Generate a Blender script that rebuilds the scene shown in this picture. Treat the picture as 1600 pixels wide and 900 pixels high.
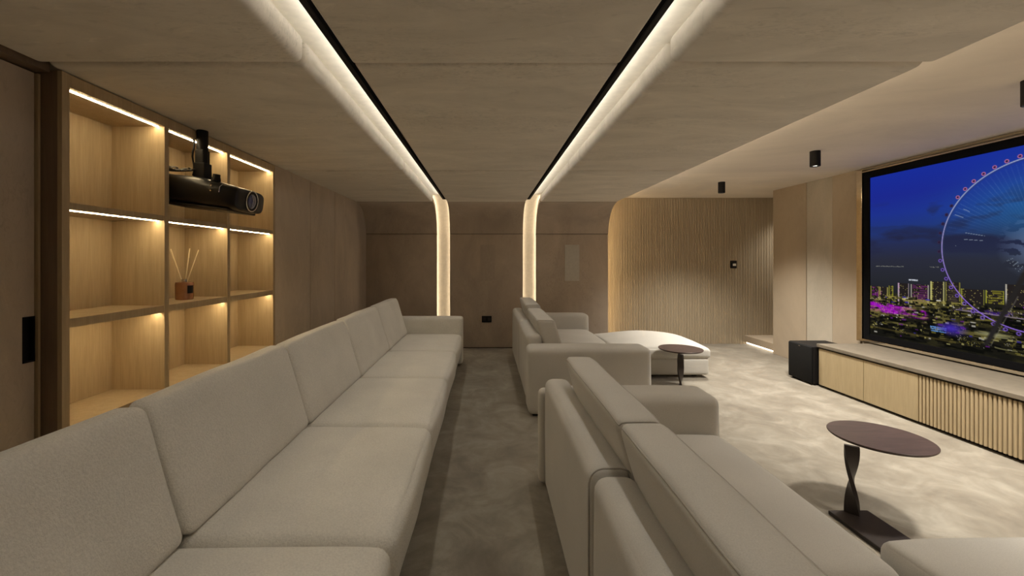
import bpy, bmesh, math, random
import numpy as np
from mathutils import Vector, Matrix, noise

random.seed(7)
for o in list(bpy.data.objects):
    bpy.data.objects.remove(o)
SC = bpy.context.scene
COL = SC.collection

# ------------------------------------------------------------------ camera, world, exposure
F = 650.0                                   # focal length in pixels of the 1600 wide frame
cam_d = bpy.data.cameras.new('camera')
cam = bpy.data.objects.new('camera', cam_d)
COL.objects.link(cam)
cam.location = (0, 0, 1.45)
cam.rotation_euler = (math.radians(90), 0, 0)
cam_d.sensor_width = 36.0
cam_d.lens = 36.0 * F / 1600.0
cam_d.shift_x = 40 / 1600.0
cam_d.shift_y = -44 / 1600.0
cam_d.clip_start = 0.02
SC.camera = cam

world = bpy.data.worlds.new('world')
SC.world = world
world.use_nodes = True
world.node_tree.nodes['Background'].inputs[0].default_value = (0.02, 0.02, 0.03, 1)
world.node_tree.nodes['Background'].inputs[1].default_value = 0.2

SC.view_settings.view_transform = 'Standard'
SC.view_settings.look = 'None'
SC.view_settings.gamma = 1.0
SC.view_settings.use_curve_mapping = False
SC.view_settings.exposure = 0.2
SC.cycles.use_denoising = True
SC.cycles.max_bounces = 10
SC.cycles.diffuse_bounces = 7
SC.cycles.glossy_bounces = 4
SC.cycles.transmission_bounces = 6
SC.cycles.sample_clamp_indirect = 4.0
SC.cycles.caustics_reflective = False
SC.cycles.caustics_refractive = False

# light levels (radiance of the LED strips, watts of the spots and the added track fill)
L_SLOT = 30.0
L_WALL = 7.0
L_EDGE = 30.0
L_COVE = 55.0
L_SHELF = 52.0
L_STEP = 5.0
W_SPOT = 300.0
W_TRACK_FILL = 7.0
WARM = (1.0, 0.80, 0.56)
WARM2 = (1.0, 0.72, 0.38)
NEUT = (1.0, 0.935, 0.83)

# ------------------------------------------------------------------ materials
def srgb(r, g, b):
    f = lambda c: (c / 255 / 12.92) if c / 255 <= 0.04045 else ((c / 255 + 0.055) / 1.055) ** 2.4
    return (f(r), f(g), f(b), 1)

def new_mat(name):
    m = bpy.data.materials.new(name)
    m.use_nodes = True
    nt = m.node_tree
    return m, nt, nt.nodes['Principled BSDF']

def coords(nt, space, scale):
    if space == 'world':
        s = nt.nodes.new('ShaderNodeNewGeometry').outputs['Position']
    else:
        s = nt.nodes.new('ShaderNodeTexCoord').outputs['Object']
    mp = nt.nodes.new('ShaderNodeMapping')
    mp.inputs['Scale'].default_value = scale
    nt.links.new(s, mp.inputs['Vector'])
    return mp.outputs['Vector']

def noise_node(nt, vec, scale, detail=4, rough=0.5, dist=0.0):
    n = nt.nodes.new('ShaderNodeTexNoise')
    n.inputs['Scale'].default_value = scale
    n.inputs['Detail'].default_value = detail
    n.inputs['Roughness'].default_value = rough
    n.inputs['Distortion'].default_value = dist
    nt.links.new(vec, n.inputs['Vector'])
    return n.outputs['Fac']

def ramp(nt, fac, stops):
    r = nt.nodes.new('ShaderNodeValToRGB')
    el = r.color_ramp.elements
    while len(el) < len(stops):
        el.new(0.5)
    for e, (p, c) in zip(el, stops):
        e.position = p
        e.color = c if len(c) == 4 else (*c, 1)
    nt.links.new(fac, r.inputs['Fac'])
    return r.outputs['Color']

def mix(nt, kind, fac, a, b):
    n = nt.nodes.new('ShaderNodeMix')
    n.data_type = 'RGBA'
    n.blend_type = kind
    for sock, v in ((n.inputs[0], fac), (n.inputs[6], a), (n.inputs[7], b)):
        if hasattr(v, 'is_output'):
            nt.links.new(v, sock)
        else:
            sock.default_value = v
    return n.outputs[2]

def bump(nt, p, h, strength, dist):
    b = nt.nodes.new('ShaderNodeBump')
    b.inputs['Strength'].default_value = strength
    b.inputs['Distance'].default_value = dist
    nt.links.new(h, b.inputs['Height'])
    nt.links.new(b.outputs['Normal'], p.inputs['Normal'])

def g(v):
    return (v, v, v, 1)

def suede(name, col, stretch=(1, 1, 1), marks=0.14):
    m, nt, p = new_mat(name)
    v = coords(nt, 'world', stretch)
    a = noise_node(nt, v, 1.6, 6, 0.6, 1.2)
    b = noise_node(nt, v, 5.5, 8, 0.62, 2.2)
    c = noise_node(nt, v, 60, 3, 0.6)
    ca = ramp(nt, a, [(0.3, g(0.86)), (0.7, g(1.1))])
    cb = ramp(nt, b, [(0.30, g(1 - marks)), (0.42, g(1.0)), (0.60, g(1.0)), (0.72, g(1 + marks))])
    x = mix(nt, 'MULTIPLY', 1.0, col, ca)
    x = mix(nt, 'MULTIPLY', 1.0, x, cb)
    d = noise_node(nt, v, 14, 6, 0.66, 3.0)
    e = noise_node(nt, v, 1.1, 3, 0.5)
    k = mix(nt, 'MULTIPLY', 1.0, ramp(nt, d, [(0.50, g(0)), (0.64, g(1))]), ramp(nt, e, [(0.46, g(0)), (0.62, g(1))]))
    x = mix(nt, 'MULTIPLY', 1.0, x, ramp(nt, k, [(0.0, g(1.0)), (1.0, g(1 - 1.6 * marks))]))
    nt.links.new(x, p.inputs['Base Color'])
    p.inputs['Roughness'].default_value = 0.9
    p.inputs['Specular IOR Level'].default_value = 0.15
    p.inputs['Sheen Weight'].default_value = 0.25
    p.inputs['Sheen Roughness'].default_value = 0.5
    bump(nt, p, mix(nt, 'MIX', 0.35, b, c), 0.12, 0.01)
    return m

def fabric(name, col, grain, strength, dist, mott=0.06):
    m, nt, p = new_mat(name)
    v = coords(nt, 'object', (1, 1, 1))
    a = noise_node(nt, v, 3.0, 4, 0.5)
    c = noise_node(nt, v, grain, 4, 0.7)
    x = mix(nt, 'MULTIPLY', 1.0, col, ramp(nt, a, [(0.3, g(1 - mott)), (0.7, g(1 + mott))]))
    x = mix(nt, 'MULTIPLY', 1.0, x, ramp(nt, c, [(0.3, g(0.88)), (0.65, g(1.06))]))
    nt.links.new(x, p.inputs['Base Color'])
    p.inputs['Roughness'].default_value = 0.95
    p.inputs['Specular IOR Level'].default_value = 0.1
    p.inputs['Sheen Weight'].default_value = 0.2
    bump(nt, p, c, strength, dist)
    return m

def wood(name, c1, c2, scale=(14, 14, 0.7), rough=0.5, space='world'):
    m, nt, p = new_mat(name)
    v = coords(nt, space, scale)
    a = noise_node(nt, v, 1.6, 6, 0.65, 0.6)
    b = noise_node(nt, v, 9.0, 4, 0.6)
    x = ramp(nt, a, [(0.3, c1), (0.7, c2)])
    x = mix(nt, 'MULTIPLY', 1.0, x, ramp(nt, b, [(0.3, g(0.9)), (0.7, g(1.06))]))
    nt.links.new(x, p.inputs['Base Color'])
    p.inputs['Roughness'].default_value = rough
    p.inputs['Specular IOR Level'].default_value = 0.3
    bump(nt, p, b, 0.08, 0.004)
    return m

def plain(name, col, rough=0.5, metal=0.0, spec=0.5, coat=0.0):
    m, nt, p = new_mat(name)
    v = coords(nt, 'object', (1, 1, 1))
    n = noise_node(nt, v, 25, 3)
    x = mix(nt, 'MULTIPLY', 1.0, col, ramp(nt, n, [(0.3, g(0.94)), (0.7, g(1.05))]))
    nt.links.new(x, p.inputs['Base Color'])
    p.inputs['Roughness'].default_value = rough
    p.inputs['Metallic'].default_value = metal
    p.inputs['Specular IOR Level'].default_value = spec
    p.inputs['Coat Weight'].default_value = coat
    return m

def emit(name, col, strength):
    m = bpy.data.materials.new(name)
    m.use_nodes = True
    nt = m.node_tree
    nt.nodes.clear()
    e = nt.nodes.new('ShaderNodeEmission')
    e.inputs[0].default_value = (*col[:3], 1)
    e.inputs[1].default_value = strength
    o = nt.nodes.new('ShaderNodeOutputMaterial')
    nt.links.new(e.outputs[0], o.inputs[0])
    return m

M = {}
M['suede_ceiling'] = suede('suede_ceiling', (0.69, 0.64, 0.555, 1), (0.8, 2.2, 1.5), 0.13)
M['suede_wall'] = suede('suede_wall', (0.45, 0.375, 0.30, 1), (1.2, 1.4, 0.7), 0.08)
M['suede_left'] = suede('suede_left', (0.52, 0.435, 0.345, 1), (1.2, 1.5, 0.7), 0.10)
M['suede_pale'] = suede('suede_pale', (0.46, 0.41, 0.33, 1), (1.2, 1.5, 0.7), 0.05)
M['paint'] = suede('ceiling_paint', (0.78, 0.70, 0.585, 1), (0.3, 0.6, 1), 0.02)
M['paint_wall'] = suede('wall_paint', (0.40, 0.325, 0.235, 1), (0.5, 0.5, 0.3), 0.03)
M['lining'] = plain('slot_lining', (0.82, 0.77, 0.66, 1), 0.8)
M['oak'] = wood('oak_veneer', (0.40, 0.305, 0.185, 1), (0.47, 0.365, 0.23, 1))
M['oak_shaded'] = wood('oak_shadow_side', (0.15, 0.105, 0.07, 1), (0.19, 0.135, 0.09, 1))  # shaded copy of the oak, the shade put into its colour
M['oak_cab'] = wood('oak_cabinet', (0.38, 0.30, 0.175, 1), (0.43, 0.34, 0.205, 1))
M['oak_slat'] = wood('oak_slat', (0.40, 0.315, 0.19, 1), (0.47, 0.37, 0.23, 1))
M['flute'] = wood('fluted_oak', (0.37, 0.305, 0.215, 1), (0.45, 0.375, 0.27, 1), (25, 25, 0.5))
M['stone'] = wood('stone_top', (0.155, 0.132, 0.10, 1), (0.19, 0.162, 0.125, 1), (2, 2, 2), 0.6)
M['boucle'] = fabric('boucle', (0.77, 0.745, 0.68, 1), 130, 0.55, 0.012)
M['cotton'] = fabric('cotton', (0.545, 0.525, 0.48, 1), 320, 0.18, 0.003, 0.04)
M['piping'] = fabric('piping_cloth', (0.42, 0.395, 0.35, 1), 300, 0.2, 0.003)
M['black'] = plain('black_matt', (0.009, 0.008, 0.008, 1), 0.6, 0, 0.2)
M['black_gloss'] = plain('black_gloss', (0.008, 0.007, 0.007, 1), 0.32, 0, 0.4, 0.0)
M['black_velvet'] = plain('black_velvet', (0.004, 0.004, 0.005, 1), 0.95, 0, 0.1)
M['dark_metal'] = plain('dark_metal', (0.035, 0.027, 0.024, 1), 0.45, 0.5)
M['walnut'] = wood('dark_walnut', (0.040, 0.025, 0.021, 1), (0.075, 0.047, 0.040, 1), (3, 22, 3), 0.38, 'object')
M['bronze'] = plain('bronze_trim', (0.72, 0.64, 0.51, 1), 0.14, 1.0)
M['silver'] = plain('silver', (0.6, 0.58, 0.54, 1), 0.25, 1.0)
M['grille'] = plain('grille_cloth', (0.009, 0.009, 0.009, 1), 0.8, 0, 0.15)
M['speaker_grey'] = plain('speaker_cloth_grey', (0.50, 0.47, 0.41, 1), 0.9)
M['speaker_dark'] = plain('speaker_cloth_taupe', (0.40, 0.335, 0.27, 1), 0.9)
M['reed'] = plain('reed_stick', (0.80, 0.68, 0.46, 1), 0.7)
M['paper_white'] = plain('paper_white', (0.7, 0.66, 0.58, 1), 0.6)
M['led_slot'] = emit('led_slot', NEUT, L_SLOT)
M['led_wall'] = emit('led_wall', WARM, L_WALL)
M['led_edge'] = emit('led_edge', WARM2, L_EDGE)
M['led_cove'] = emit('led_cove', WARM, L_COVE)
M['led_shelf'] = emit('led_shelf', (1.0, 0.78, 0.45), L_SHELF)
M['led_step'] = emit('led_step', (1.0, 0.88, 0.7), L_STEP)
M['lamp_face'] = emit('lamp_face', NEUT, 6.0)

def amber():
    m, nt, p = new_mat('amber_glass')
    v = coords(nt, 'object', (1, 1, 1))
    n = noise_node(nt, v, 12, 3)
    nt.links.new(ramp(nt, n, [(0.3, (0.40, 0.19, 0.10, 1)), (0.7, (0.52, 0.27, 0.15, 1))]), p.inputs['Base Color'])
    p.inputs['Roughness'].default_value = 0.08
    p.inputs['Transmission Weight'].default_value = 0.35
    p.inputs['Metallic'].default_value = 0.25
    return m
M['amber'] = amber()

def lensmat():
    m, nt, p = new_mat('lens_glass')
    v = coords(nt, 'object', (1, 1, 1))
    n = noise_node(nt, v, 8, 2)
    nt.links.new(ramp(nt, n, [(0.3, (0.015, 0.02, 0.07, 1)), (0.7, (0.04, 0.05, 0.15, 1))]), p.inputs['Base Color'])
    p.inputs['Roughness'].default_value = 0.04
    p.inputs['Coat Weight'].default_value = 1.0
    return m
M['lens'] = lensmat()

def carpet():
    m, nt, p = new_mat('carpet')
    v = coords(nt, 'world', (1.0, 1.0, 1))
    a = noise_node(nt, v, 2.9, 7, 0.64, 0.9)
    b = noise_node(nt, v, 7.0, 6, 0.6, 1.2)
    c = noise_node(nt, v, 220, 3, 0.7)
    x = ramp(nt, a, [(0.32, (0.17, 0.146, 0.113, 1)), (0.5, (0.225, 0.199, 0.157, 1)), (0.66, (0.30, 0.272, 0.222, 1))])
    x = mix(nt, 'MULTIPLY', 1.0, x, ramp(nt, b, [(0.3, g(0.90)), (0.7, g(1.08))]))
    x = mix(nt, 'MULTIPLY', 1.0, x, ramp(nt, c, [(0.3, g(0.9)), (0.7, g(1.06))]))
    nt.links.new(x, p.inputs['Base Color'])
    p.inputs['Roughness'].default_value = 0.95
    p.inputs['Specular IOR Level'].default_value = 0.1
    p.inputs['Sheen Weight'].default_value = 0.3
    bump(nt, p, mix(nt, 'MIX', 0.5, b, c), 0.35, 0.01)
    return m
M['carpet'] = carpet()

# ------------------------------------------------------------------ mesh helpers
def tag(o, label=None, cat=None, group=None, kind=None):
    if label: o['label'] = label
    if cat: o['category'] = cat
    if group: o['group'] = group
    if kind: o['kind'] = kind
    return o

def obj(name, bm, mat, parent=None, smooth=False, local=False):
    me = bpy.data.meshes.new(name)
    bmesh.ops.recalc_face_normals(bm, faces=bm.faces[:])
    bm.to_mesh(me)
    bm.free()
    me.materials.append(M[mat] if isinstance(mat, str) else mat)
    if smooth:
        for pl in me.polygons:
            pl.use_smooth = True
        if smooth == 'auto':
            me.set_sharp_from_angle(angle=math.radians(38))
    o = bpy.data.objects.new(name, me)
    COL.objects.link(o)
    if parent is not None:
        o.parent = parent
        if not local:
            base = Vector((0, 0, 0))
            q = parent
            while q is not None:
                base += q.location
                q = q.parent
            me.transform(Matrix.Translation(-base))
    return o

def thing(name, label, cat, loc=(0, 0, 0), group=None):
    o = bpy.data.objects.new(name, None)
    COL.objects.link(o)
    o.location = loc
    o.empty_display_size = 0.1
    return tag(o, label, cat, group)

def dup(root, loc, label, rotz=None):
    r = root.copy()
    COL.objects.link(r)
    r.location = loc
    if rotz is not None:
        r.rotation_euler = (0, 0, rotz)
    r['label'] = label
    for ch in list(root.children):
        c = ch.copy()
        COL.objects.link(c)
        c.parent = r
        for gch in list(ch.children):
            d = gch.copy()
            COL.objects.link(d)
            d.parent = c
    return r

def box(x0, x1, y0, y1, z0, z1, bev=0.0, seg=2, bm=None):
    bm2 = bmesh.new()
    mat = Matrix.Translation(((x0 + x1) / 2, (y0 + y1) / 2, (z0 + z1) / 2)) @ Matrix.Diagonal((x1 - x0, y1 - y0, z1 - z0, 1))
    bmesh.ops.create_cube(bm2, size=1.0, matrix=mat)
    if bev > 0:
        bmesh.ops.bevel(bm2, geom=bm2.edges[:], offset=bev, segments=seg, affect='EDGES', profile=0.5)
    if bm is None:
        return bm2
    merge(bm, bm2)
    return bm

def merge(bm, bm2):
    vm = {}
    for v in bm2.verts:
        vm[v] = bm.verts.new(v.co)
    for f in bm2.faces:
        try:
            bm.faces.new([vm[v] for v in f.verts])
        except ValueError:
            pass
    bm2.free()

def cyl(p0, p1, r0, r1=None, n=24, bm=None, cap=True):
    r1 = r0 if r1 is None else r1
    if bm is None:
        bm = bmesh.new()
    p0, p1 = Vector(p0), Vector(p1)
    d = (p1 - p0).normalized()
    a = d.orthogonal().normalized()
    b = d.cross(a)
    A, B = [], []
    for i in range(n):
        t = 2 * math.pi * i / n
        w = a * math.cos(t) + b * math.sin(t)
        A.append(bm.verts.new(p0 + w * r0))
        B.append(bm.verts.new(p1 + w * r1))
    for i in range(n):
        j = (i + 1) % n
        bm.faces.new((A[i], A[j], B[j], B[i]))
    if cap:
        bm.faces.new(A)
        bm.faces.new(B)
    return bm

def tube(pts, r, n=8, bm=None, closed=False):
    if bm is None:
        bm = bmesh.new()
    pts = [Vector(p) for p in pts]
    rings = []
    N = len(pts)
    ref = Vector((0.31, 0.22, 0.93)).normalized()
    for i, p in enumerate(pts):
        if closed:
            d = pts[(i + 1) % N] - pts[i - 1]
        else:
            d = pts[min(i + 1, N - 1)] - pts[max(i - 1, 0)]
        d.normalize()
        a = d.cross(ref)
        if a.length < 1e-3:
            a = d.orthogonal()
        a.normalize()
        b = d.cross(a)
        rings.append([bm.verts.new(p + (a * math.cos(2 * math.pi * k / n) + b * math.sin(2 * math.pi * k / n)) * r) for k in range(n)])
    rng = range(N) if closed else range(N - 1)
    for i in rng:
        A, B = rings[i], rings[(i + 1) % N]
        for k in range(n):
            kk = (k + 1) % n
            bm.faces.new((A[k], A[kk], B[kk], B[k]))
    if not closed:
        bm.faces.new(rings[0])
        bm.faces.new(rings[-1])
    return bm

def lathe(prof, n=32, bm=None, c=(0, 0, 0)):
    if bm is None:
        bm = bmesh.new()
    rings = []
    for r, z in prof:
        rings.append([bm.verts.new((c[0] + r * math.cos(2 * math.pi * k / n), c[1] + r * math.sin(2 * math.pi * k / n), c[2] + z)) for k in range(n)])
    for A, B in zip(rings[:-1], rings[1:]):
        for k in range(n):
            kk = (k + 1) % n
            bm.faces.new((A[k], A[kk], B[kk], B[k]))
    bm.faces.new(rings[0])
    bm.faces.new(rings[-1])
    return bm

class Puff:
    """upholstered block: rounded box with crowned faces, sheared back by `lean` (x per z)"""
    def __init__(s, x0, x1, y0, y1, z0, z1, r=0.04, crown=(0, 0, 0), lean=0.0, wob=0.003, seed=0, pinch=0.0, taper=0.0):
        s.taper, s.x1 = taper, x1
        s.c = Vector(((x0 + x1) / 2, (y0 + y1) / 2, (z0 + z1) / 2))
        s.h = Vector(((x1 - x0) / 2, (y1 - y0) / 2, (z1 - z0) / 2))
        s.r, s.crown, s.lean, s.wob, s.seed, s.z0, s.pinch = min(r, *[v * 0.98 for v in s.h]), crown, lean, wob, seed, z0, pinch

    def at(s, a):
        q = Vector([a[k] * s.h[k] for k in range(3)])
        inner = Vector([max(-(s.h[k] - s.r), min(s.h[k] - s.r, q[k])) for k in range(3)])
        d = q - inner
        if d.length > 1e-9:
            d = d / max(abs(d[0]), abs(d[1]), abs(d[2])) * s.r if d.length < 1e-9 else d.normalized() * s.r
        p = inner + d
        w = [max(0.0, 1 - (abs(a[k])) ** 2.4) for k in range(3)]
        for k in range(3):
            i, j = (k + 1) % 3, (k + 2) % 3
            p[k] += s.crown[k] * w[i] * w[j] * (p[k] / s.h[k])
        if s.pinch:
            e = (abs(a[0]) ** 6) * (abs(a[1]) ** 6)
            p[2] -= s.pinch * e * (1 if a[2] > 0 else 0)
        p = p + s.c
        if s.wob:
            n = noise.noise_vector(p * 3.1 + Vector((s.seed * 3.7, s.seed * 1.3, 0)))
            p = p + n * s.wob
        p.x += s.taper * (p.z - s.z0) * (s.x1 - p.x) / (2 * s.h[0])
        p.x += s.lean * (p.z - s.z0)
        return p

    def bm(s, n=14):
        bm = bmesh.new()
        vs = {}
        m = [max(6, min(34, int(n * s.h[k] / max(s.h) + 8))) for k in range(3)]
        def P(i, mm):
            t = -1 + 2 * i / mm
            return math.copysign(abs(math.sin(math.pi / 2 * t)), t)
        def V(i, j, k):
            key = (i, j, k)
            if key not in vs:
                vs[key] = bm.verts.new(s.at((P(i, m[0]), P(j, m[1]), P(k, m[2]))))
            return vs[key]
        for ax in range(3):
            u, v = (ax + 1) % 3, (ax + 2) % 3
            for side in (0, m[ax]):
                for i in range(m[u]):
                    for j in range(m[v]):
                        q = []
                        for di, dj in ((0, 0), (1, 0), (1, 1), (0, 1)):
                            idx = [0, 0, 0]
                            idx[ax] = side
                            idx[u] = i + di
                            idx[v] = j + dj
                            q.append(V(*idx))
                        bm.faces.new(q)
        return bm

    def edge_loop(s, zside=1, n=20):
        pts = []
        for k in range(n):
            pts.append(s.at((1, math.sin(math.pi / 2 * (-1 + 2 * k / n)), zside)))
        for k in range(n):
            pts.append(s.at((-math.sin(math.pi / 2 * (-1 + 2 * k / n)), 1, zside)))
        for k in range(n):
            pts.append(s.at((-1, -math.sin(math.pi / 2 * (-1 + 2 * k / n)), zside)))
        for k in range(n):
            pts.append(s.at((math.sin(math.pi / 2 * (-1 + 2 * k / n)), -1, zside)))
        out = []
        for p in pts:
            if not out or (p - out[-1]).length > 0.004:
                out.append(p)
        return out

def struct(name, bm, mat, smooth=False):
    return tag(obj(name, bm, mat, None, smooth), kind='structure')

def struct_empty(name):
    o = bpy.data.objects.new(name, None)
    COL.objects.link(o)
    o['kind'] = 'structure'
    return o

# ------------------------------------------------------------------ room dimensions
HC = 2.333          # underside of the upholstered ceiling
HR = 2.52           # flat ceiling over the screen side
YB = 6.83           # back wall of upholstered panels
YS = 7.19           # fluted wall
XL = -1.975         # left wall / shelf front
XW = 4.43           # screen wall
SX0, SX1 = 0.60, 0.815   # light slot (mirrored)
R = 0.48            # fillet between ceiling and back wall
YN = -1.6           # wall behind the camera

# ------------------------------------------------------------------ structure
struct('floor', box(-2.6, 6.2, YN - 0.1, 7.4, -0.1, 0.0), 'carpet')
struct('ceiling', box(-2.6, 6.2, YN - 0.1, 7.4, HR, HR + 0.1), 'paint')
ceil = bpy.data.objects['ceiling']

# upholstered ceiling panels: three columns by three rows, each a padded slab
cols = [(XL - 0.03, -SX1), (-SX0, SX0), (SX1, 2.0)]
rows = [(YN, 1.868, HC - 0.006), (1.886, 4.120, HC), (4.140, 6.35, HC)]
for ci, (xa, xb) in enumerate(cols):
    for ri, (ya, yb, zb) in enumerate(rows):
        b = box(xa, xb, ya, yb, zb, HC + 0.118, 0.018 if ci == 1 else 0.034, 5)
        obj('fabric_panel', b, 'suede_ceiling', ceil, 'auto')

def prof(off, z_start, y_end, n=14, up=True):
    """back wall going up, fillet, ceiling; offset outwards by off"""
    pts = [(YB + off, z_start)]
    cy, cz = YB - R, HC - R
    for i in range(n + 1):
        t = math.radians(90 * i / n)
        pts.append((cy + (R + off) * math.cos(t), cz + (R + off) * math.sin(t)))
    if y_end is not None and y_end < cy:
        pts.append((y_end, HC + off))
    return pts

def sheet(x0, x1, inner, outer, bm=None):
    """solid strip between two profile polylines, extruded from x0 to x1"""
    bm = bm or bmesh.new()
    A = [[bm.verts.new((x, p[0], p[1])) for p in inner] for x in (x0, x1)]
    B = [[bm.verts.new((x, p[0], p[1])) for p in outer] for x in (x0, x1)]
    n = len(inner)
    for i in range(n - 1):
        bm.faces.new((A[0][i], A[0][i + 1], A[1][i + 1], A[1][i]))
        bm.faces.new((B[0][i], B[0][i + 1], B[1][i + 1], B[1][i]))
        for s in (0, 1):
            bm.faces.new((A[s][i], A[s][i + 1], B[s][i + 1], B[s][i]))
    for e in (0, n - 1):
        bm.faces.new((A[0][e], A[1][e], B[1][e], B[0][e]))
    return bm

# back wall: lower flat panels and upper curved panels
wb = struct_empty('wall_back')
ZS = 1.878
for xa, xb in cols:
    obj('lower_panel', box(xa, xb, YB, YB + 0.06, 0.012, ZS - 0.006, 0.008, 3), 'suede_wall', wb, 'auto')
    t0 = math.asin((ZS - (HC - R)) / R)
    arc = lambda off: [(YB - R + (R + off) * math.cos(t0 + (math.pi / 2 - t0) * i / 16), HC - R + (R + off) * math.sin(t0 + (math.pi / 2 - t0) * i / 16)) for i in range(17)]
    obj('curved_panel', sheet(xa, xb, arc(0.0), arc(0.06)), 'suede_wall', wb, 'auto')
    obj('seam_light_block', box(xa, xb, YB + 0.02, YB + 0.056, ZS - 0.03, ZS + 0.004), 'black', wb)  # black strip added behind the seam to stop LED light leaking through
obj('backing', box(-2.1, 1.86, YB + 0.17, YB + 0.2, 0, HR), 'black', wb)
obj('return_panel', box(1.70, 1.72, YB + 0.06, YS - 0.03, 0, HR), 'suede_wall', wb)
obj('floor_gap', box(-2.0, 1.98, YB + 0.01, YB + 0.05, 0.0, 0.014), 'black', wb)

# left wall behind shelf and door, upholstered panels beside the shelf
wl = struct_empty('wall_left')
obj('wall_slab', box(-2.62, -2.48, YN, 7.3, 0, HR), 'suede_left', wl)
for ya, yb in ((3.892, 4.660), (4.674, 5.411), (5.425, 6.84)):
    obj('fabric_panel', box(XL - 0.06, XL, ya, yb, 0.01, HC + 0.02, 0.006, 3), 'suede_left', wl, 'auto')
obj('near_panel', box(-2.14, -2.08, YN, 0.86, 0.0, 2.31, 0.005), 'suede_left', wl)
obj('header', box(-2.14, -2.02, YN, 1.925, 2.318, 2.45), 'oak_shaded', wl)
obj('panel_backing', box(-2.1, -2.04, 3.88, 6.9, 0, HR), 'black', wl)

# sliding door with a recessed black pull
door = struct_empty('door_1')
dbm = bmesh.new()
for (ya, yb, za, zb) in ((0.87, 1.868, 0.01, 2.31), (1.868, 1.915, 0.01, 0.985), (1.868, 1.915, 1.19, 2.31)):
    box(-2.13, -2.082, ya, yb, za, zb, 0, 1, dbm)
obj('leaf', dbm, 'suede_left', door)
obj('pull_recess', box(-2.125, -2.105, 1.868, 1.915, 0.985, 1.19), 'black', door)
pf = bmesh.new()
for a in ((1.866, 1.870, 0.983, 1.192), (1.913, 1.917, 0.983, 1.192), (1.866, 1.917, 0.983, 0.987), (1.866, 1.917, 1.188, 1.192)):
    box(-2.11, -2.079, *a, 0, 1, pf)
obj('pull_frame', pf, 'black', door)
struct('trim_1', box(-2.13, -2.07, 1.921, 1.931, 0, 2.31), 'oak')

# wall behind the camera, screen wall, fluted wall, passage
struct('wall_rear', box(-2.6, 6.2, YN - 0.1, YN, 0, HR), 'suede_left')
wr = struct_empty('wall_right')
obj('wall_slab', box(XW + 0.02, XW + 0.3, YN, 6.40, 0, HR), 'paint_wall', wr)
obj('wall_panel', box(XW - 0.0, XW + 0.05, 5.765, 6.43, 0.0, HR, 0.004), 'paint_wall', wr)
obj('wall_panel', box(XW + 0.004, XW + 0.05, 5.333, 5.76, 0.0, HR, 0.004), 'suede_pale', wr)
obj('wall_panel', box(XW - 0.0, XW + 0.05, 4.93, 5.328, 0.0, HR, 0.004), 'paint_wall', wr)
obj('wall_panel', box(XW - 0.0, XW + 0.05, YN, 1.45, 0.0, HR, 0.004), 'paint_wall', wr)
obj('upper_panel', box(XW - 0.0, XW + 0.05, 1.455, 4.925, 2.50, HR, 0.002), 'paint_wall', wr)
obj('passage_wall', box(XW + 0.05, 6.1, 6.30, 6.43, 0, HR), 'paint_wall', wr)
obj('passage_end', box(6.0, 6.1, 6.4, 7.3, 0, HR), 'paint_wall', wr)

wf = struct_empty('wall_far')
obj('panel_backing', box(1.6, 6.1, YS, YS + 0.1, 0, HR), 'flute', wf)
fb = bmesh.new()
x = 1.72
k = 0
while x < 5.98:
    w = (0.026, 0.014, 0.020, 0.014)[k % 4]
    box(x, x + w, YS - (0.009 if w > 0.015 else 0.006), YS + 0.01, 0.0, HR - 0.002, 0.0025, 1, fb)
    x += w + (0.004 if k % 9 else 0.008)
    k += 1
fl = obj('flutes', fb, 'flute', wf)
fl['kind'] = 'stuff'

# step in the passage
st = struct_empty('floor_step')
obj('platform', box(XW + 0.02, 6.0, 6.43, YS, 0.04, 0.15, 0.004), 'paint_wall', st)
obj('riser_base', box(XW + 0.07, 6.0, 6.43, YS, 0.0, 0.04), 'paint_wall', st)

# bronze niche lining round the screen
tr = struct_empty('trim_2')
ya, yb, za, zb = 1.50, 4.85, 0.535, 2.462
t = 0.035
obj('trim_bar', box(XW - 0.055, XW + 0.02, yb, yb + 0.07, za - t, zb + t, 0.003), 'bronze', tr)
obj('trim_bar', box(XW - 0.055, XW + 0.02, ya - t, ya, za - t, zb + t, 0.003), 'bronze', tr)
obj('trim_bar', box(XW - 0.055, XW + 0.02, ya, yb, zb, zb + 0.012, 0.003), 'bronze', tr)
obj('trim_bar', box(XW - 0.055, XW + 0.02, ya, yb, za - 0.03, za, 0.003), 'bronze', tr)

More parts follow.
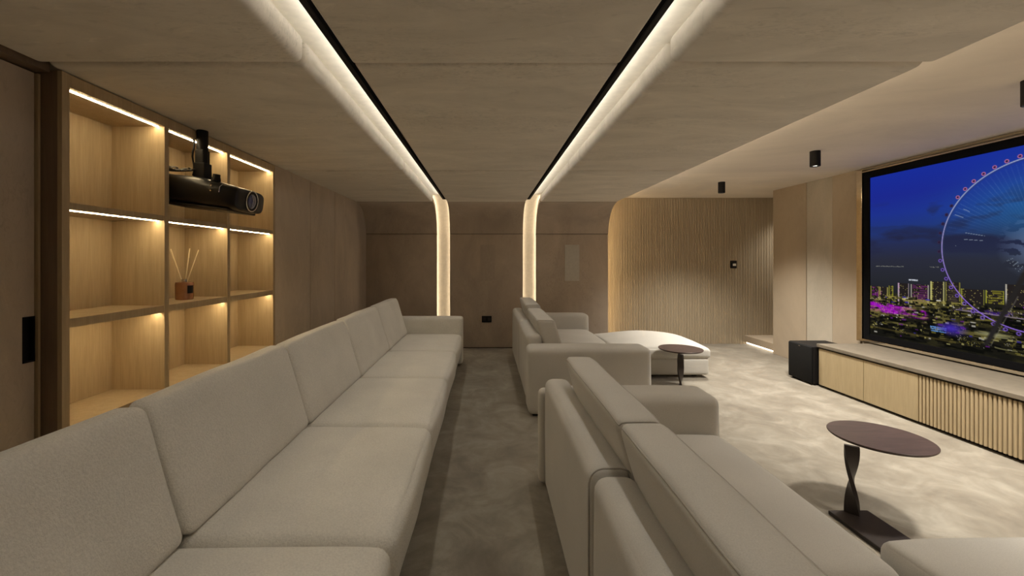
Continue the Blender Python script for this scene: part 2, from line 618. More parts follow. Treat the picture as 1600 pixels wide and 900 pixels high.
# ------------------------------------------------------------------ light slots
def slot(sgn, side, label):
    tng = thing('slot_light', label, 'light', (sgn * 0.7, 3.0, HC), 'warm ceiling-to-wall light slots')
    def X(a, b):
        return (min(sgn * a, sgn * b), max(sgn * a, sgn * b))
    x0, x1 = X(SX0 - 0.03, SX1 + 0.03)
    obj('ceiling_lining', box(x0, x1, YN, YB - R, HC + 0.112, HC + 0.125), 'lining', tng)
    inner = prof(0.108, 0.0, None)
    outer = prof(0.12, 0.0, None)
    obj('wall_lining', sheet(x0, x1, inner, outer), 'lining', tng, 'auto')
    # emitter on a ledge beside the track, shining up onto the lining
    a, b = X(0.633, 0.655)
    obj('led_channel', box(a, b, YN, 6.24, HC + 0.022, HC + 0.034), 'black', tng)
    a, b = X(0.634, 0.652)
    obj('ceiling_led', box(a, b, YN, 6.24, HC + 0.0345, HC + 0.0365), 'led_slot', tng)
    # vertical emitters tucked behind the panel edges
    for xa in (SX0 - 0.026, SX1 + 0.022):
        a, b = X(xa, xa + 0.004)
        i2 = prof(0.070, 0.02, None)
        o2 = prof(0.096, 0.02, None)
        obj('wall_led', sheet(a, b, i2, o2), 'led_wall', tng)
    tk = thing('lighting_track', 'black track along the inner edge of the %s ceiling light slot' % side, 'track', (sgn * 0.617, 2.3, HC + 0.05), 'black tracks in the ceiling slots')
    a, b = X(0.602, 0.632)
    obj('rail', box(a, b, YN, 6.22, HC + 0.022, HC + 0.112, 0.002), 'black', tk)
    a, b = X(0.609, 0.625)
    obj('groove', box(a, b, YN, 6.20, HC + 0.017, HC + 0.023), 'black_velvet', tk)
    # fill lamps added below the track, kept out of view by a narrow spread
    ld = bpy.data.lights.new('track_fill', 'AREA')
    ld.shape = 'RECTANGLE'
    ld.size, ld.size_y = 0.014, 7.7
    ld.energy = W_TRACK_FILL
    ld.color = NEUT
    ld.spread = math.radians(108)
    lo = bpy.data.objects.new('track_fill', ld)
    lo.location = (sgn * 0.617, (YN + 6.18) / 2, HC + 0.014)
    COL.objects.link(lo)

slot(-1, 'left', 'glowing light slot running along the ceiling and down the wall behind the long sofa\'s end')
slot(1, 'right', 'glowing light slot running along the ceiling and down the wall behind the far right sofa')

# hidden strips along the free edge of the upholstered ceiling and wall
ce = thing('edge_light', 'warm hidden strip along the right edge of the upholstered ceiling and back wall', 'light', (1.95, 3, HC + 0.13))
obj('ceiling_strip', box(1.90, 1.93, YN, 6.3, HC + 0.119, HC + 0.131), 'led_cove', ce)
obj('wall_strip', sheet(1.93, 1.955, prof(0.065, 0.02, None), prof(0.072, 0.02, None)), 'led_edge', ce)

sl = thing('step_light', 'thin bright strip under the step in the passage by the fluted wall', 'light', (XW + 0.05, 6.8, 0.02))
obj('strip', box(XW + 0.055, XW + 0.069, 6.45, YS - 0.02, 0.012, 0.034), 'led_step', sl)

# ------------------------------------------------------------------ shelf unit in the left wall
sh = thing('shelf_unit', 'built-in oak shelf unit with nine lit niches in the left wall', 'shelf', (XL - 0.16, 2.9, 0))
XB = -2.30
ys = [1.934, 2.553, 3.172, 3.852]
TH = 0.036
obj('side_panel', box(XB - 0.02, XL, 1.934, 1.956, 0, HC - 0.002, 0.001), 'oak_shaded', sh)
obj('side_edge', box(XL - 0.02, XL + 0.002, 1.9335, 1.970, 0, HC - 0.003, 0.001), 'oak', sh)
obj('side_lining', box(XB, XL - 0.02, 1.956, 1.970, 0, HC - 0.003), 'oak', sh)
obj('side_panel', box(XB - 0.02, XL, 3.852, 3.886, 0, HC - 0.002, 0.001), 'oak', sh)
for yd in ys[1:3]:
    obj('divider', box(XB, XL, yd, yd + TH, 0.0, 2.27, 0.001), 'oak', sh)
tpb = box(XB, XL, 1.970, 3.852, 2.268, HC - 0.004, 0.001)
obj('top_panel', tpb, 'oak', sh)
bays = [(1.970, ys[1]), (ys[1] + TH, ys[2]), (ys[2] + TH, 3.852)]
levels = [(0.62, 0.655), (1.135, 1.170), (1.690, 1.722)]
for ya, yb in bays:
    obj('back_panel', box(XB - 0.02, XB, ya - 0.02, yb + 0.02, 0, 2.30), 'oak', sh)
    for za, zb in levels:
        sbm = box(XB, XL - 0.004, ya, yb, za, zb, 0.001)
        if za < 1.4:
            box(XL - 0.03, XL - 0.004, ya, yb, za - 0.008, za + 0.001, 0, 1, sbm)
        obj('shelf', sbm, 'oak', sh)
    obj('cupboard_door', box(XL - 0.03, XL - 0.008, ya, yb, 0.06, 0.615, 0.001), 'oak', sh)
    for z in (2.268, 1.690, 1.135):
        o = obj('led_strip', box(XL - 0.046, XL - 0.034, ya + 0.004, yb - 0.004, z - 0.0035, z - 0.0005), 'led_shelf', sh)

# ------------------------------------------------------------------ projector hanging in the middle niche
pj = thing('projector', 'black projector hanging from a ceiling pole in front of the middle shelf niche', 'projector', (-1.93, 2.85, 1.80))
PITCH = math.radians(7)
PR = Matrix.Translation((-1.90, 2.84, 1.905)) @ Matrix.Rotation(PITCH, 4, 'Y')
def pobj(name, bm, mat, parent=pj, smooth=False):
    bmesh.ops.transform(bm, matrix=PR, verts=bm.verts[:])
    return obj(name, bm, mat, parent, smooth)
body = bmesh.new()
secs = [(-0.262, 0.185, 0.075, -0.08), (-0.25, 0.198, 0.088, -0.094), (0.02, 0.200, 0.090, -0.096), (0.12, 0.197, 0.080, -0.098),
        (0.20, 0.190, 0.068, -0.100), (0.262, 0.178, 0.058, -0.100), (0.292, 0.168, 0.050, -0.096), (0.302, 0.150, 0.036, -0.086)]
prv = None
for sx_, hw, zt_, zb_ in secs:
    ring_ = []
    for k in range(36):
        t_ = 2 * math.pi * k / 36
        cc, ss = math.cos(t_), math.sin(t_)
        yy_ = hw * math.copysign(abs(cc) ** 0.42, cc)
        zz_ = (zt_ + zb_) / 2 + (zt_ - zb_) / 2 * math.copysign(abs(ss) ** 0.5, ss)
        ring_.append(body.verts.new((sx_, yy_, zz_)))
    if prv:
        for k in range(36):
            body.faces.new((prv[k], prv[(k + 1) % 36], ring_[(k + 1) % 36], ring_[k]))
    else:
        body.faces.new(ring_)
    prv = ring_
body.faces.new(prv)
pobj('body', body, 'black_gloss', pj, 'auto')
pobj('underside', box(-0.235, 0.25, -0.165, 0.165, -0.110, -0.092, 0.010, 3), 'dark_metal', pj, 'auto')
LZ = -0.020
lr = cyl((0.27, 0.0, LZ), (0.306, 0.0, LZ), 0.074, 0.070, 40)
lens_b = pobj('lens_barrel', lr, 'black', pj, 'auto')
ring = tube([(0.306, 0.068 * math.cos(2 * math.pi * k / 40), LZ + 0.068 * math.sin(2 * math.pi * k / 40)) for k in range(40)], 0.0045, 8, None, True)
pobj('lens_ring', ring, 'silver', lens_b, True)
ln = bmesh.new()
bmesh.ops.create_uvsphere(ln, u_segments=28, v_segments=14, radius=0.052, matrix=Matrix.Translation((0.302, 0.0, LZ)) @ Matrix.Diagonal((0.25, 1, 1, 1)))
pobj('lens', ln, 'lens', lens_b, True)
hood = tube([(0.20, -0.194, 0.0), (0.20, -0.193, 0.035), (0.212, -0.188, 0.050), (0.28, -0.168, 0.046)], 0.003, 6)
pobj('trim_line', hood, 'silver', pj)
kn = lathe([(0.028, 0.085), (0.026, 0.10), (0.022, 0.115), (0.022, 0.130), (0.0, 0.131)][:4], 20, None, (0.13, -0.13, -0.012))
pobj('adjust_knob', kn, 'black', pj, 'auto')
for dz, rr in ((0.038, 0.006), (0.005, 0.005)):
    bt = cyl((0.15, -0.202, dz), (0.15, -0.192, dz), rr, rr, 12)
    pobj('button', bt, 'silver', pj)
obj('mount_pole', cyl((-1.945, 2.85, 2.10), (-1.945, 2.85, HC), 0.034, 0.034, 24), 'black', pj, 'auto')
mb = box(-1.985, -1.905, 2.81, 2.89, 2.0, 2.11, 0.006)
box(-1.975, -1.915, 2.815, 2.885, 2.105, 2.20, 0.006, 2, mb)
obj('mount_bracket', mb, 'black', pj)
rnd = random.Random(3)
for k in range(4):
    pts = []
    ph = rnd.random() * 6
    for i in range(26):
        tt = i / 25
        ang = ph + tt * math.pi * (2.2 + k * 0.7)
        pts.append((-2.20 + 0.22 * tt + 0.02 * math.cos(ang), 2.76 + 0.06 * math.cos(ang * 0.9), 2.045 + 0.022 + 0.018 * math.sin(ang) - 0.02 * tt))
    obj('cable', tube(pts, 0.0055, 6), 'black_gloss', pj, True)
pts = [(-1.985 + 0.006 * math.sin(i), 2.818 - 0.004 * math.cos(i), 2.02 + i * 0.026) for i in range(12)]
obj('cable', tube(pts, 0.006, 6), 'black', pj, True)

# ------------------------------------------------------------------ reed diffuser
rd = thing('reed_diffuser', 'amber glass reed diffuser bottle with pale reeds in the middle niche', 'diffuser', (-2.13, 2.935, 1.170))
cx, cy, cz = -2.13, 2.935, 1.1705
obj('bottle', lathe([(0.050, 0.0), (0.054, 0.004), (0.056, 0.11), (0.053, 0.122), (0.02, 0.126), (0.017, 0.128)], 36, None, (cx, cy, cz)), 'amber', rd, 'auto')
obj('collar', lathe([(0.017, 0.126), (0.019, 0.128), (0.019, 0.142), (0.016, 0.144)], 24, None, (cx, cy, cz)), 'silver', rd, 'auto')
lb = bmesh.new()
A, B = [], []
for k in range(9):
    a = math.radians(-38 + k * 5.5)
    A.append(lb.verts.new((cx + 0.0572 * math.cos(a), cy + 0.0572 * math.sin(a), cz + 0.045)))
    B.append(lb.verts.new((cx + 0.0575 * math.cos(a), cy + 0.0575 * math.sin(a), cz + 0.10)))
for k in range(8):
    lb.faces.new((A[k], A[k + 1], B[k + 1], B[k]))
lab = obj('label_patch', lb, 'black', rd)
for i, (dx, dy, h) in enumerate(((-0.075, -0.03, 0.355), (-0.085, -0.02, 0.35), (0.03, 0.01, 0.36), (0.035, 0.0, 0.352), (0.085, 0.02, 0.35))):
    obj('reed', cyl((cx - dx * 0.2, cy - dy * 0.2, cz + 0.02), (cx + dx, cy + dy, cz + h), 0.0035, 0.0035, 8), 'reed', rd)

# ------------------------------------------------------------------ sofas
def foot(parent, x, y):
    obj('foot', box(x - 0.03, x + 0.03, y - 0.03, y + 0.03, 0.0, 0.035, 0.004), 'black', parent)

# long sofa along the shelves
sa = thing('sofa', 'long oatmeal boucle sofa with five seats beside the lit shelves', 'sofa', (-0.95, 3.05, 0))
yy = [0.45 + 1.04 * i for i in range(6)]
obj('base', Puff(-1.50, -0.385, 0.45, 5.66, 0.025, 0.225, 0.03, (0, 0, 0), 0, 0.002).bm(30), 'boucle', sa, True)
for i in range(5):
    a, b = yy[i], yy[i + 1]
    obj('seat_cushion', Puff(-1.14, -0.335, a + 0.003, b - 0.003, 0.215, 0.445, 0.045, (0.022, 0.0, 0.028), 0, 0.006, i, 0.012).bm(24), 'boucle', sa, True)
    obj('back_cushion', Puff(-1.275, -1.055, a + 0.004, b - 0.004, 0.44, 0.935, 0.042, (0.02, 0.0, 0.003), -0.31, 0.006, i + 9, 0.012, 0.24).bm(24), 'boucle', sa, True)
    obj('back_panel', Puff(-1.60, -1.40, a + 0.001, b - 0.001, 0.05, 0.70, 0.04, (0, 0, 0), 0, 0.002, i).bm(16), 'boucle', sa, True)
obj('arm', Puff(-1.55, -0.325, 5.655, 5.88, 0.025, 0.66, 0.035, (0, 0.006, 0.006), 0, 0.003, 3).bm(22), 'boucle', sa, True)
obj('arm', Puff(-1.55, -0.325, 0.22, 0.445, 0.025, 0.66, 0.035, (0, 0.006, 0.006), 0, 0.003, 5).bm(22), 'boucle', sa, True)
for x in (-1.45, -0.45):
    for y in (0.35, 2.0, 3.9, 5.78):
        foot(sa, x, y)

def back_cushion(parent, x0, x1, y0, y1, z0, z1, lean, seed):
    p = Puff(x0, x1, y0, y1, z0, z1, 0.03, (0.015, 0.006, 0.012), lean, 0.006, seed, 0.01)
    c = obj('back_cushion', p.bm(24), 'cotton', parent, True)
    obj('piping', tube(p.edge_loop(1), 0.0035, 6, None, True), 'piping', c, True)
    return c

# near right sofa, seen from behind, chaise at the near end
sb = thing('sofa', 'near cream two-seat sofa seen from behind, closest to the camera on the right', 'sofa', (0.9, 1.45, 0))
def back_panel(parent, x0, x1, y0, y1, z1, seed):
    p = Puff(x0, x1, y0, y1, 0.02, z1, 0.05, (0.004, 0, 0.006), 0, 0.003, seed)
    c = obj('back_panel', p.bm(22), 'cotton', parent, True)
    return c
back_panel(sb, 0.366, 0.525, 1.468, 2.638, 0.705, 1)
back_panel(sb, 0.366, 0.525, 0.32, 1.464, 0.705, 2)
def arch_piping(parent, x0, x1, y, z1):
    r = 0.05
    pts = [(x0 - 0.002, y, 0.06), (x0 - 0.002, y, z1 - r)]
    for k in range(1, 6):
        t = math.radians(90 * k / 6)
        pts.append((x0 + r - r * math.cos(t), y, z1 - r + r * math.sin(t) + 0.003))
    pts += [(x0 + r, y, z1 + 0.004), (x1 - r, y, z1 + 0.004)]
    for k in range(1, 7):
        t = math.radians(90 * k / 6)
        pts.append((x1 - r + r * math.sin(t), y, z1 - r + r * math.cos(t) + 0.003))
    obj('seam_piping', tube(pts, 0.0038, 6), 'piping', parent, True)
arch_piping(sb, 0.366, 0.525, 1.478, 0.705)
arm = Puff(0.50, 1.385, 2.445, 2.73, 0.02, 0.635, 0.045, (0.006, 0.004, 0.008), 0, 0.004, 4).bm(22)
merge(arm, Puff(0.335, 0.62, 2.645, 2.73, 0.02, 0.62, 0.035, (0, 0, 0.004), 0, 0.002, 6).bm(14))
obj('arm', arm, 'cotton', sb, True)
back_cushion(sb, 0.585, 0.755, 1.455, 2.435, 0.44, 0.885, -0.30, 11)
back_cushion(sb, 0.585, 0.755, 0.36, 1.449, 0.44, 0.890, -0.30, 12)
obj('seat_cushion', Puff(0.56, 1.37, 1.338, 2.44, 0.215, 0.44, 0.045, (0.012, 0, 0.028), 0, 0.006, 13, 0.01).bm(24), 'cotton', sb, True)
obj('seat_cushion', Puff(0.56, 1.37, 0.34, 1.334, 0.215, 0.44, 0.045, (0.012, 0, 0.028), 0, 0.006, 14, 0.01).bm(24), 'cotton', sb, True)
obj('base', Puff(0.45, 1.35, 0.34, 2.50, 0.03, 0.22, 0.02, (0, 0, 0), 0, 0.001).bm(18), 'cotton', sb, True)
def ottoman(label, x0, x1, y0, y1, z1, crown, seed):
    t = thing('ottoman', label, 'ottoman', ((x0 + x1) / 2, (y0 + y1) / 2, 0), 'cream ottomans against the right-hand sofas')
    obj('cushion', Puff(x0, x1, y0, y1, 0.242, z1, 0.04, (0.012, 0.01, crown), 0, 0.006, seed, 0.01).bm(28), 'cotton', t, True)
    obj('base', Puff(x0 + 0.012, x1 - 0.02, y0 + 0.014, y1 - 0.014, 0.035, 0.244, 0.03, (0.004, 0.004, 0), 0, 0.001).bm(18), 'cotton', t, True)
    for x in (x0 + 0.14, x1 - 0.15):
        for y in (y0 + 0.15, y1 - 0.15):
            foot(t, x, y)
ottoman('cream ottoman at the lower right picture edge against the near sofa', 1.412, 2.60, 0.34, 1.515, 0.452, 0.055, 31)
for x, y in ((0.45, 2.55), (1.28, 2.55), (0.45, 0.45), (1.28, 0.45)):
    foot(sb, x, y)

# far right sofa with the chaise at its far end
sc = thing('sofa', 'far cream two-seat sofa standing by the back wall, its back to the aisle', 'sofa', (1.0, 5.1, 0))
back_panel(sc, 0.40, 0.555, 4.10, 5.118, 0.715, 21)
back_panel(sc, 0.40, 0.555, 5.122, 6.42, 0.715, 22)
obj('arm', Puff(0.387, 1.522, 3.816, 4.105, 0.02, 0.63, 0.045, (0.006, 0.004, 0.008), 0, 0.004, 23).bm(22), 'cotton', sc, True)
obj('arm', Puff(0.545, 1.515, 6.14, 6.42, 0.02, 0.64, 0.045, (0.006, 0.004, 0.008), 0, 0.004, 24).bm(22), 'cotton', sc, True)
back_cushion(sc, 0.615, 0.80, 4.112, 5.115, 0.44, 0.86, -0.30, 25)
back_cushion(sc, 0.615, 0.80, 5.125, 6.13, 0.44, 0.90, -0.30, 26)
obj('seat_cushion', Puff(0.60, 1.50, 4.11, 5.10, 0.215, 0.43, 0.045, (0.01, 0, 0.03), 0, 0.006, 27, 0.01).bm(24), 'cotton', sc, True)
obj('seat_cushion', Puff(0.60, 1.50, 5.104, 6.135, 0.215, 0.43, 0.045, (0.01, 0, 0.03), 0, 0.006, 29, 0.01).bm(24), 'cotton', sc, True)
obj('base', Puff(0.47, 1.47, 4.08, 6.16, 0.03, 0.22, 0.02, (0, 0, 0), 0, 0.001).bm(18), 'cotton', sc, True)
ottoman('wide cream ottoman beside the far sofa, in front of the fluted wall', 1.55, 2.75, 5.08, 6.12, 0.372, 0.10, 28)
for x, y in ((0.46, 3.90), (1.45, 3.90), (0.46, 6.35), (1.45, 6.3)):
    foot(sc, x, y)

# ------------------------------------------------------------------ side tables (local frame: post at origin, top towards +x)
def make_table(label, loc, rot, base_rot):
    tb = thing('side_table', label, 'table', loc, 'round side tables with twisted posts')
    zt = 0.402
    top = lathe([(0.232, zt), (0.241, zt + 0.008), (0.242, zt + 0.014), (0.240, zt + 0.016)], 64, None, (0.242, 0.09, 0))
    o = obj('table_top', top, 'walnut', tb, False, True)
    bm = bmesh.new()
    rings = []
    n = 40
    for i in range(n + 1):
        tt = i / n
        z = 0.02 + tt * (zt - 0.02)
        ang = math.radians(-38) + math.pi * (1 - tt) * 0.95
        w, d = 0.033, 0.010
        ca, sa_ = math.cos(ang), math.sin(ang)
        rings.append([bm.verts.new((px * ca - py * sa_, px * sa_ + py * ca, z)) for px, py in ((-w, -d), (w, -d), (w, d), (-w, d))])
    for a, b in zip(rings[:-1], rings[1:]):
        for k in range(4):
            bm.faces.new((a[k], a[(k + 1) % 4], b[(k + 1) % 4], b[k]))
    bm.faces.new(rings[0]); bm.faces.new(rings[-1])
    obj('twisted_post', bm, 'dark_metal', tb, 'auto', True)
    bs = box(-0.11, 0.115, -0.40, 0.03, 0.0, 0.022, 0.004)
    if base_rot:
        bmesh.ops.transform(bs, matrix=Matrix.Rotation(base_rot, 4, 'Z'), verts=bs.verts[:])
    obj('base_plate', bs, 'dark_metal', tb, False, True)
    tb.rotation_euler = (0, 0, rot)
    return tb
t2 = make_table('round dark walnut side table on the open carpet beside the near sofa', (2.06, 2.345, 0), 0, 0)
t1 = dup(t2, (2.157, 4.62, 0), 'round dark walnut side table in front of the wide ottoman by the far sofa', math.radians(45))
for ch in t1.children:
    if ch.name.startswith('base_plate'):
        ch.rotation_euler = (0, 0, math.radians(-45))
    if ch.name.startswith('twisted_post'):
        ch.rotation_euler = (0, 0, math.radians(-85))

# ------------------------------------------------------------------ media cabinet under the screen
XC = 3.80
yc = 4.755
wt = thing('cabinet_top', 'continuous taupe stone top along the low media cabinets', 'worktop', (4.1, 3.1, 0.45))
obj('slab', box(XC - 0.012, XW - 0.002, 1.38, 4.775, 0.452, 0.490, 0.005, 2), 'stone', wt)
obj('shadow_gap', box(XC + 0.02, XW - 0.01, 1.40, 4.75, 0.4385, 0.4525), 'black', wt)
def cab_base(name, label, y0, y1):
    c = thing(name, label, 'cabinet', (4.1, (y0 + y1) / 2, 0), 'low media cabinets under the screen')
    obj('carcass', box(XC + 0.022, XW - 0.01, y0, y1, 0.03, 0.436), 'oak_cab', c)
    obj('plinth', box(XC + 0.05, XW - 0.02, y0, y1, 0.0, 0.03), 'black', c)
    return c
c = cab_base('media_cabinet', 'plain-fronted oak cabinet next to the black subwoofer', 4.193, yc)
obj('door', box(XC, XC + 0.021, 4.195, yc - 0.001, 0.028, 0.437, 0.001), 'oak_cab', c)
c = cab_base('media_cabinet', 'plain-fronted oak cabinet next to the slatted cabinets', 3.662, 4.191)
obj('door', box(XC, XC + 0.021, 3.664, 4.190, 0.028, 0.437, 0.001), 'oak_cab', c)
y = 3.660
slat_me = None
lab = ['slatted oak cabinet directly beside the plain cabinet doors', 'second slatted oak cabinet from the plain cabinet doors',
       'third slatted oak cabinet from the plain cabinet doors', 'last slatted oak cabinet, farthest from the subwoofer']
for k in range(4):
    y1 = y
    y0 = y - 0.564
    c = cab_base('slatted_cabinet', lab[k], y0 + 0.001, y1 - 0.001)
    n = 19
    for i in range(n):
        yc_ = y0 + (i + 0.5) * (0.564 / n)
        if slat_me is None:
            s = obj('slat', box(-0.0, 0.021, -0.0095, 0.0095, 0.028, 0.437, 0.0025, 1), 'oak_slat', c, False, True)
            slat_me = s.data
        else:
            s = bpy.data.objects.new('slat', slat_me)
            COL.objects.link(s)
            s.parent = c
        s.location = (XC - c.location.x, yc_ - c.location.y, 0)
    y = y0

# ------------------------------------------------------------------ subwoofer
sw = thing('subwoofer', 'black box subwoofer on the carpet at the end of the media cabinet', 'speaker', (3.98, 4.99, 0))
obj('cabinet', box(3.768, 4.22, 4.79, 5.18, 0.018, 0.447, 0.008, 2), 'black', sw)
obj('grille', box(3.750, 3.769, 4.80, 5.17, 0.022, 0.443, 0.010, 3), 'grille', sw, 'auto')
obj('badge', box(3.7485, 3.7505, 4.972, 4.998, 0.420, 0.426), 'silver', sw)
for a in (3.80, 4.17):
    for b in (4.83, 5.14):
        obj('foot', cyl((a, b, 0), (a, b, 0.02), 0.018, 0.018, 16), 'black', sw)

# ------------------------------------------------------------------ ceiling spotlights
def make_spot(label, loc):
    s = thing('ceiling_spotlight', label, 'light', loc, 'black ceiling spotlights')
    bm = lathe([(0.044, 0.0), (0.044, -0.148), (0.042, -0.150), (0.036, -0.150), (0.034, -0.138)], 32)
    obj('housing', bm, 'black', s, 'auto', True)
    obj('lamp', lathe([(0.030, -0.1405), (0.030, -0.1395)], 24), 'lamp_face', s, False, True)
    return s
spots = [(5.73, 'small black ceiling spotlight nearest the fluted wall'), (4.10, 'black ceiling spotlight above the screen\'s far corner'),
         (2.47, 'black ceiling spotlight cut by the right edge of the picture')]
s0 = None
for k, (yq, lbq) in enumerate(spots):
    if s0 is None:
        s0 = make_spot(lbq, (3.24, yq, HR))
    else:
        dup(s0, (3.24, yq, HR), lbq)
    ld = bpy.data.lights.new('spot_beam', 'SPOT')
    ld.energy = W_SPOT
    ld.color = NEUT
    ld.spot_size = math.radians(112)
    ld.spot_blend = 1.0
    ld.shadow_soft_size = 0.12
    lo = bpy.data.objects.new('spot_beam', ld)
    lo.location = (3.24, yq, HR - 0.16)
    COL.objects.link(lo)
# unseen fill lamps added behind the viewer, and another to brighten the passage
for x, yq, e in ((3.24, 0.84, W_SPOT), (3.24, -0.79, W_SPOT), (5.2, 6.75, 80.0)):
    ld = bpy.data.lights.new('spot_beam', 'SPOT')
    ld.energy = e
    ld.color = NEUT
    ld.spot_size = math.radians(112)
    ld.spot_blend = 1.0
    ld.shadow_soft_size = 0.12
    lo = bpy.data.objects.new('spot_beam', ld)
    lo.location = (x, yq, HR - 0.03)
    COL.objects.link(lo)

# ------------------------------------------------------------------ wall fittings
sk = thing('wall_socket', 'black double socket low on the back wall between the sofas', 'socket', (0.0, YB, 0.49))
obj('plate', box(-0.075, 0.085, YB - 0.010, YB, 0.425, 0.53, 0.003), 'black', sk)
for x in (-0.035, 0.045):
    obj('outlet', box(x - 0.022, x + 0.022, YB - 0.013, YB - 0.008, 0.455, 0.50, 0.002), 'dark_metal', sk)
for x0, x1, mt, lb_ in ((-0.10, 0.14, 'speaker_dark', 'faint taupe flush wall speaker between the two light strips'),
                        (1.285, 1.53, 'speaker_grey', 'pale grey flush wall speaker above the far right sofa')):
    w = thing('wall_speaker', lb_, 'speaker', ((x0 + x1) / 2, YB, 1.4), 'flush wall speakers')
    fr = bmesh.new()
    for a in ((x0, x0 + 0.004, 1.10, 1.70), (x1 - 0.004, x1, 1.10, 1.70), (x0, x1, 1.10, 1.104), (x0, x1, 1.696, 1.70)):
        box(a[0], a[1], YB - 0.004, YB + 0.002, a[2], a[3], 0, 1, fr)
    obj('frame', fr, 'suede_wall', w)
    obj('grille_panel', box(x0 + 0.004, x1 - 0.004, YB - 0.003, YB + 0.002, 1.104, 1.696), mt, w)
th = thing('wall_thermostat', 'small black thermostat on the fluted wall near the passage', 'thermostat', (4.26, YS - 0.01, 1.37))
obj('plate', box(4.205, 4.315, YS - 0.024, YS - 0.010, 1.305, 1.435, 0.004), 'black', th)
obj('display', box(4.245, 4.30, YS - 0.026, YS - 0.023, 1.345, 1.385, 0.001), 'paper_white', th)

# ------------------------------------------------------------------ projection screen with its night city picture
XS = 4.40
scn = thing('projection_screen', 'large black-framed screen showing a giant wheel over a city at night', 'screen', (XS, 3.18, 0.55))
Y0, Y1, Z0, Z1 = 1.585, 4.767, 0.60, 2.388
fo = 0.078
obj('frame_bar', box(XS - 0.012, XW + 0.018, Y1, Y1 + fo, Z0 - 0.063, Z1 + 0.072, 0.003), 'black_velvet', scn)
obj('frame_bar', box(XS - 0.012, XW + 0.018, Y0 - fo, Y0, Z0 - 0.063, Z1 + 0.072, 0.003), 'black_velvet', scn)
obj('frame_bar', box(XS - 0.012, XW + 0.018, Y0, Y1, Z1, Z1 + 0.072, 0.003), 'black_velvet', scn)
obj('frame_bar', box(XS - 0.012, XW + 0.018, Y0, Y1, Z0 - 0.063, Z0, 0.003), 'black_velvet', scn)

NX, NZ = 636, 358
yv = np.linspace(Y1, Y0, NX)
zv = np.linspace(Z0, Z1, NZ)
YY, ZZ = np.meshgrid(yv, zv)                 # rows: z, columns: left to right
S = (Y1 - YY)                                # metres from the picture's left edge
rs = np.random.RandomState(5)

def lin(c):
    c = np.asarray(c, float) / 255
    return np.where(c <= 0.04045, c / 12.92, ((c + 0.055) / 1.055) ** 2.4)

def vnoise(sx, sz, seed, octs=4):
    r = np.random.RandomState(seed)
    out = np.zeros_like(YY)
    amp, tot = 1.0, 0.0
    for o in range(octs):
        gx, gz = S * sx * 2 ** o, ZZ * sz * 2 ** o
        gx0, gz0 = np.floor(gx).astype(int), np.floor(gz).astype(int)
        tab = r.rand(256, 256)
        fx, fz = gx - gx0, gz - gz0
        fx, fz = fx * fx * (3 - 2 * fx), fz * fz * (3 - 2 * fz)
        q = lambda i, j: tab[(gz0 + j) % 256, (gx0 + i) % 256]
        out += amp * ((q(0, 0) * (1 - fx) + q(1, 0) * fx) * (1 - fz) + (q(0, 1) * (1 - fx) + q(1, 1) * fx) * fz)
        tot += amp
        amp *= 0.5
    return out / tot

img = np.zeros((NZ, NX, 3))
def grad(stops):
    zs = [s[0] for s in stops]
    cs = np.array([s[1] for s in stops], float)
    return np.stack([np.interp(ZZ, zs, cs[:, k]) for k in range(3)], -1)
img[:] = grad([(0.60, (20, 19, 17)), (1.0, (34, 34, 36)), (1.25, (44, 46, 54)), (1.45, (48, 50, 66)), (1.62, (44, 52, 92)), (1.78, (38, 60, 135)), (1.95, (34, 56, 158)), (2.15, (32, 46, 160)), (2.39, (28, 50, 172))])
# brighter, greener blue towards the wheel's middle
img += (np.exp(-((YY - 3.3) / 0.55) ** 2 - ((ZZ - 1.95) / 0.3) ** 2))[..., None] * np.array((6, 40, 10))
# clouds
cl = vnoise(2.2, 7.0, 11)
cm = np.clip((cl - 0.46) / 0.16, 0, 1) * np.clip(1 - np.abs(ZZ - 1.66) / 0.22, 0, 1) ** 0.6
cm = np.maximum(cm, np.clip((vnoise(3, 9, 17) - 0.60) / 0.1, 0, 1) * np.clip(1 - np.abs(ZZ - 1.9) / 0.2, 0, 1) * 0.6)
img = img * (1 - cm[..., None] * 0.85) + np.array((40, 42, 70)) * cm[..., None] * 0.85
# far shore lights
def blend(mask, col):
    global img
    img = img * (1 - mask[..., None]) + np.array(col, float) * mask[..., None]
spk = rs.rand(NZ, NX)
img *= 0.88
blend(((np.abs(ZZ - 1.378) < 0.005) & (spk > 0.6) & (vnoise(4, 1, 3, 2) > 0.5) & (YY > 4.05)).astype(float) * 0.55, (180, 180, 160))
# land below the skyline
land = np.clip((1.10 - ZZ) / 0.03, 0, 1)
blend(land * 0.92, (30, 29, 23))
lo = vnoise(6, 14, 61)
blend(land * np.clip((lo - 0.45) / 0.2, 0, 1) * 0.8, (58, 54, 32))
